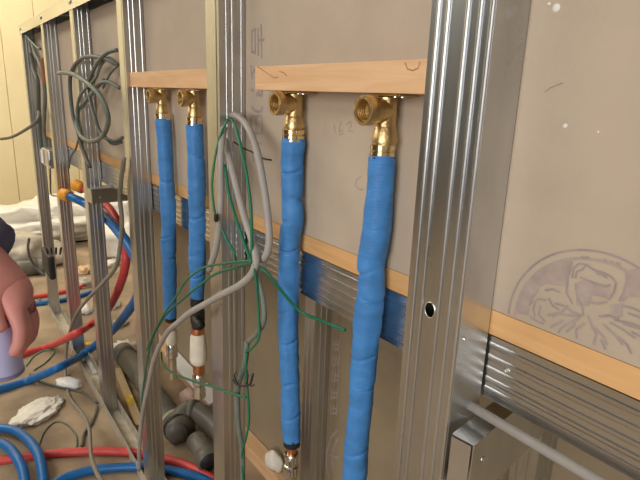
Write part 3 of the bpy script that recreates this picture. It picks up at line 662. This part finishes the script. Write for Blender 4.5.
# ------------------------------------------------------------------ crumpled things
def lump(name, label, cat, c, sx, sy, sz, m, seed, rough=.28, sub=4, freq=1.6, rot=0, flat=.0):
    bm = bmesh.new(); bmesh.ops.create_icosphere(bm, subdivisions=sub, radius=1)
    for v in bm.verts:
        d = v.co.normalized(); q = d * freq + Vector((seed * 7.1, seed * 3.3, seed * 1.7))
        h = 1 + rough * noise.noise(q) + rough * .6 * abs(noise.noise(q * 2.3)) + rough * .35 * abs(noise.noise(q * 5.1))
        v.co = Vector((d.x * sx * h, d.y * sy * h, max(d.z * sz * h, -flat * sz)))
    me = bpy.data.meshes.new(name); bm.to_mesh(me); bm.free(); me.materials.append(m)
    for p in me.polygons: p.use_smooth = True
    zmin = min(v.co.z for v in me.vertices)
    o = link(name, me, None, (c[0], c[1], -zmin + .001)); o.rotation_euler.z = rot; return tag(o, label, cat)
p = PZ(45, 235, .1)
lump('plastic_sheet', 'heap of crumpled white plastic film by the yellow wall', 'plastic sheet', (-4.2, .45), .34, 1.0, .17, WHITE, 1, .5, 5, 2.8, 0, .35)
lump('plastic_bag', 'dusty beige plastic bag in front of the white heap', 'bag', (-3.52, -.06), .15, .26, .13, BEIGE, 2, .5, 4, 2.6, 0, .35)
lump('plastic_bag', 'white plastic bag seen between second and third studs', 'bag', (-3.5, .62), .22, .2, .16, WHITE, 3, .35, 4, 2.2, 0, .35)
p = PZ(37, 409, .02)
a = PZ(18, 420, 0); b = PZ(60, 394, 0)
lump('crumpled_wrap', 'long crumpled white wrapper on the floor at left', 'wrapper', (p.x, p.y), (b - a).length / 2, .05, .017, WHITE, 4, .34, 5, 2.4, math.atan2((b - a).y, (b - a).x), .4)
p = PZ(69, 382, .01); lump('paper_scrap', 'white paper scrap beside the third stud', 'paper', (p.x, p.y), .05, .03, .012, WHITEP, 5, .3, 3, 2, .5, .4)
p = PZ(272, 464, .05)
lf = lump('sealant_lump', 'white foam lump on the batten beside the chrome union', 'foam', (p.x, YRB - .024), .036, .02, .028, WHITE, 6, .25, 3, 2, 0, .5); lf.location.z += .0405
p = PZ(182, 402, .06); 
lump('tape_roll_scrap', 'pinkish white scrap lying by the white strip', 'scrap', (PZ(176, 398, .03).x, .262), .045, .028, .03, mat('pinkish_scrap', (.62, .45, .40), .6), 7, .25, 3, 2, 0, .4)
# far litter behind the studs
gL = 'litter beyond the studs'
for i, (px, py, s, m, lb, ct) in enumerate([
    (84, 268, .05, mat('pale_orange_scrap', (.75, .50, .28), .6), 'pale orange scrap seen between second and third studs', 'scrap'),
    (82, 281, .06, BEIGE, 'beige crumpled scrap below the pale orange one', 'scrap'),
    (111, 262, .05, WHITE, 'white crumpled scrap right of the third stud', 'scrap'),
    (112, 301, .05, WHITE, 'white torn scrap inside the red pipe curve', 'scrap'),
    (90, 345, .028, YELLOW, 'small yellow scrap beside the blue pipe', 'scrap'),
    (118, 322, .04, BEIGE, 'beige scrap between red and blue pipe curves', 'scrap'),
    (86, 308, .04, WHITE, 'white scrap left of the red pipe', 'scrap'),
    (124, 345, .05, WHITE, 'white scrap under the blue pipe curve', 'scrap')]):
    p = PZ(px, py, s * .5); o = lump('litter_scrap', lb, ct, (p.x, p.y), s * .9, s * .65, s * .5, m, 10 + i, .85, 3, 3.4, i, .3); o['group'] = gL
a = PZ(4, 270, .045); b = PZ(44, 266, .045)
gp = thing('grey_tube', ((a.x + b.x) / 2, (a.y + b.y) / 2, 0), 'dark grey tube lying before the dusty bag', 'pipe')
link('barrel', tube_me('barrel', [a, a.lerp(b, .5), b], .045, PVC, 18), gp)
for p_, s_ in ((a, -1), (b, 1)):
    dd = (b - a).normalized() * s_
    link('end_ring', tube_me('end_ring', [p_ - dd * .03, p_ - dd * .01, p_ + dd * .002], .049, PVC, 18), gp)
# ------------------------------------------------------------------ hand of a person at the left edge, holding a lavender container
TH = .78
def hp_(px, py, dz=0): return PT(px, py, TH + dz)
pe = thing('person', hp_(-10, 262), 'reddish hand with dark cuff gripping a lavender container at left edge', 'person')
def skin_mesh(name, chains, m, parent, sub=2):
    V = []; E_ = []; Rr = []
    for chn in chains:
        base = None
        for (p, r_) in chn:
            if isinstance(p, int): idx = p
            else: V.append(p); Rr.append(r_); idx = len(V) - 1
            if base is not None: E_.append((base, idx))
            base = idx
    me = bpy.data.meshes.new(name); me.from_pydata([tuple(v) for v in V], E_, []); me.materials.append(m)
    o = link(name, me, None); sk = o.modifiers.new('skin', 'SKIN'); sk.use_smooth_shade = True
    for i, s in enumerate(me.skin_vertices[0].data): s.radius = (Rr[i], Rr[i]); s.use_root = (i == 0)
    ss = o.modifiers.new('sub', 'SUBSURF'); ss.levels = sub; ss.render_levels = sub
    bpy.context.view_layer.update()
    nm = bpy.data.meshes.new_from_object(o.evaluated_get(bpy.context.evaluated_depsgraph_get()))
    o.modifiers.clear(); o.data = nm
    for p in nm.polygons: p.use_smooth = True
    o.parent = parent; o.matrix_parent_inverse = Matrix.Translation(parent.location).inverted()
    return o
ch_ = [[(hp_(-190, 130, .08), .046), (hp_(-110, 190, .05), .040), (hp_(-45, 238, .02), .031), (hp_(-16, 258), .030), (hp_(0, 282), .038), (hp_(8, 298), .040)]]
idx = 5
for (k, dx) in enumerate((-.032, -.011, .011, .030)):
    x0 = 9 + k * 4.0; y0 = 3 * (1.5 - k)
    ch_.append([(idx, 0), (hp_(x0 + 6, 308 + y0, dx), .0125), (hp_(x0 + 12, 325 + y0, dx * 1.02), .0108), (hp_(x0 + 10, 342 + y0, dx), .0096), (hp_(x0 + 2, 355 + y0 - abs(k - 1) * 3, dx * .95 - .002), .0085)])
ch_.append([(4, 0), (hp_(-6, 300, -.035), .013), (hp_(-4, 318, -.046), .0115), (hp_(2, 333, -.044), .010)])
skin_mesh('hand', ch_, SKIN, pe)['label'] = 'reddish hand with curled fingers'
s0, s1 = hp_(-250, 95, .10), hp_(-6, 247, .005)
sd = s1 - s0
link('sleeve', tube_me('sleeve', smoothpath([s0, s0 + sd * .5 + Vector((0, 0, .004)), s0 + sd * .85, s1], 6), .045, NAVY, 20, rad=lambda u, s: .055 - .017 * u + .0015 * math.sin(u * 40 + s)), pe)
lc = hp_(0, 345); 
cn = thing('lavender_container', lc - Vector((0, 0, .06)), 'lavender plastic container held in the hand at left edge', 'container')
link('container_body', lathe_me('container_body', [(.024, lc.z - .042), (.027, lc.z - .040), (.027, lc.z + .03), (.026, lc.z + .034)], LAV, (lc.x, lc.y, 0)), cn)
link('container_lid', lathe_me('container_lid', [(.0275, lc.z + .0342), (.0275, lc.z + .044), (.022, lc.z + .05)], LAVD, (lc.x, lc.y, 0)), cn)
link('base_ring', lathe_me('base_ring', [(.0245, lc.z - .048), (.028, lc.z - .046), (.028, lc.z - .0405)], LAVD, (lc.x, lc.y, 0)), cn)
# grey conduit at lower right
pa_ = PY(474, 410, .028); pb_ = PY(600, 480, .028)
zc = (pa_.z + pb_.z) / 2
tag(tube('grey_conduit', [Vector((pa_.x - .008, .028, zc)), Vector((-.15, .028, zc)), Vector((.1, .028, zc)), Vector((.6, .028, zc))], .0046, mat('grey_conduit_plastic', (.30, .28, .26), .45), None, 12), 'thin grey conduit running level below the rail at lower right', 'conduit')
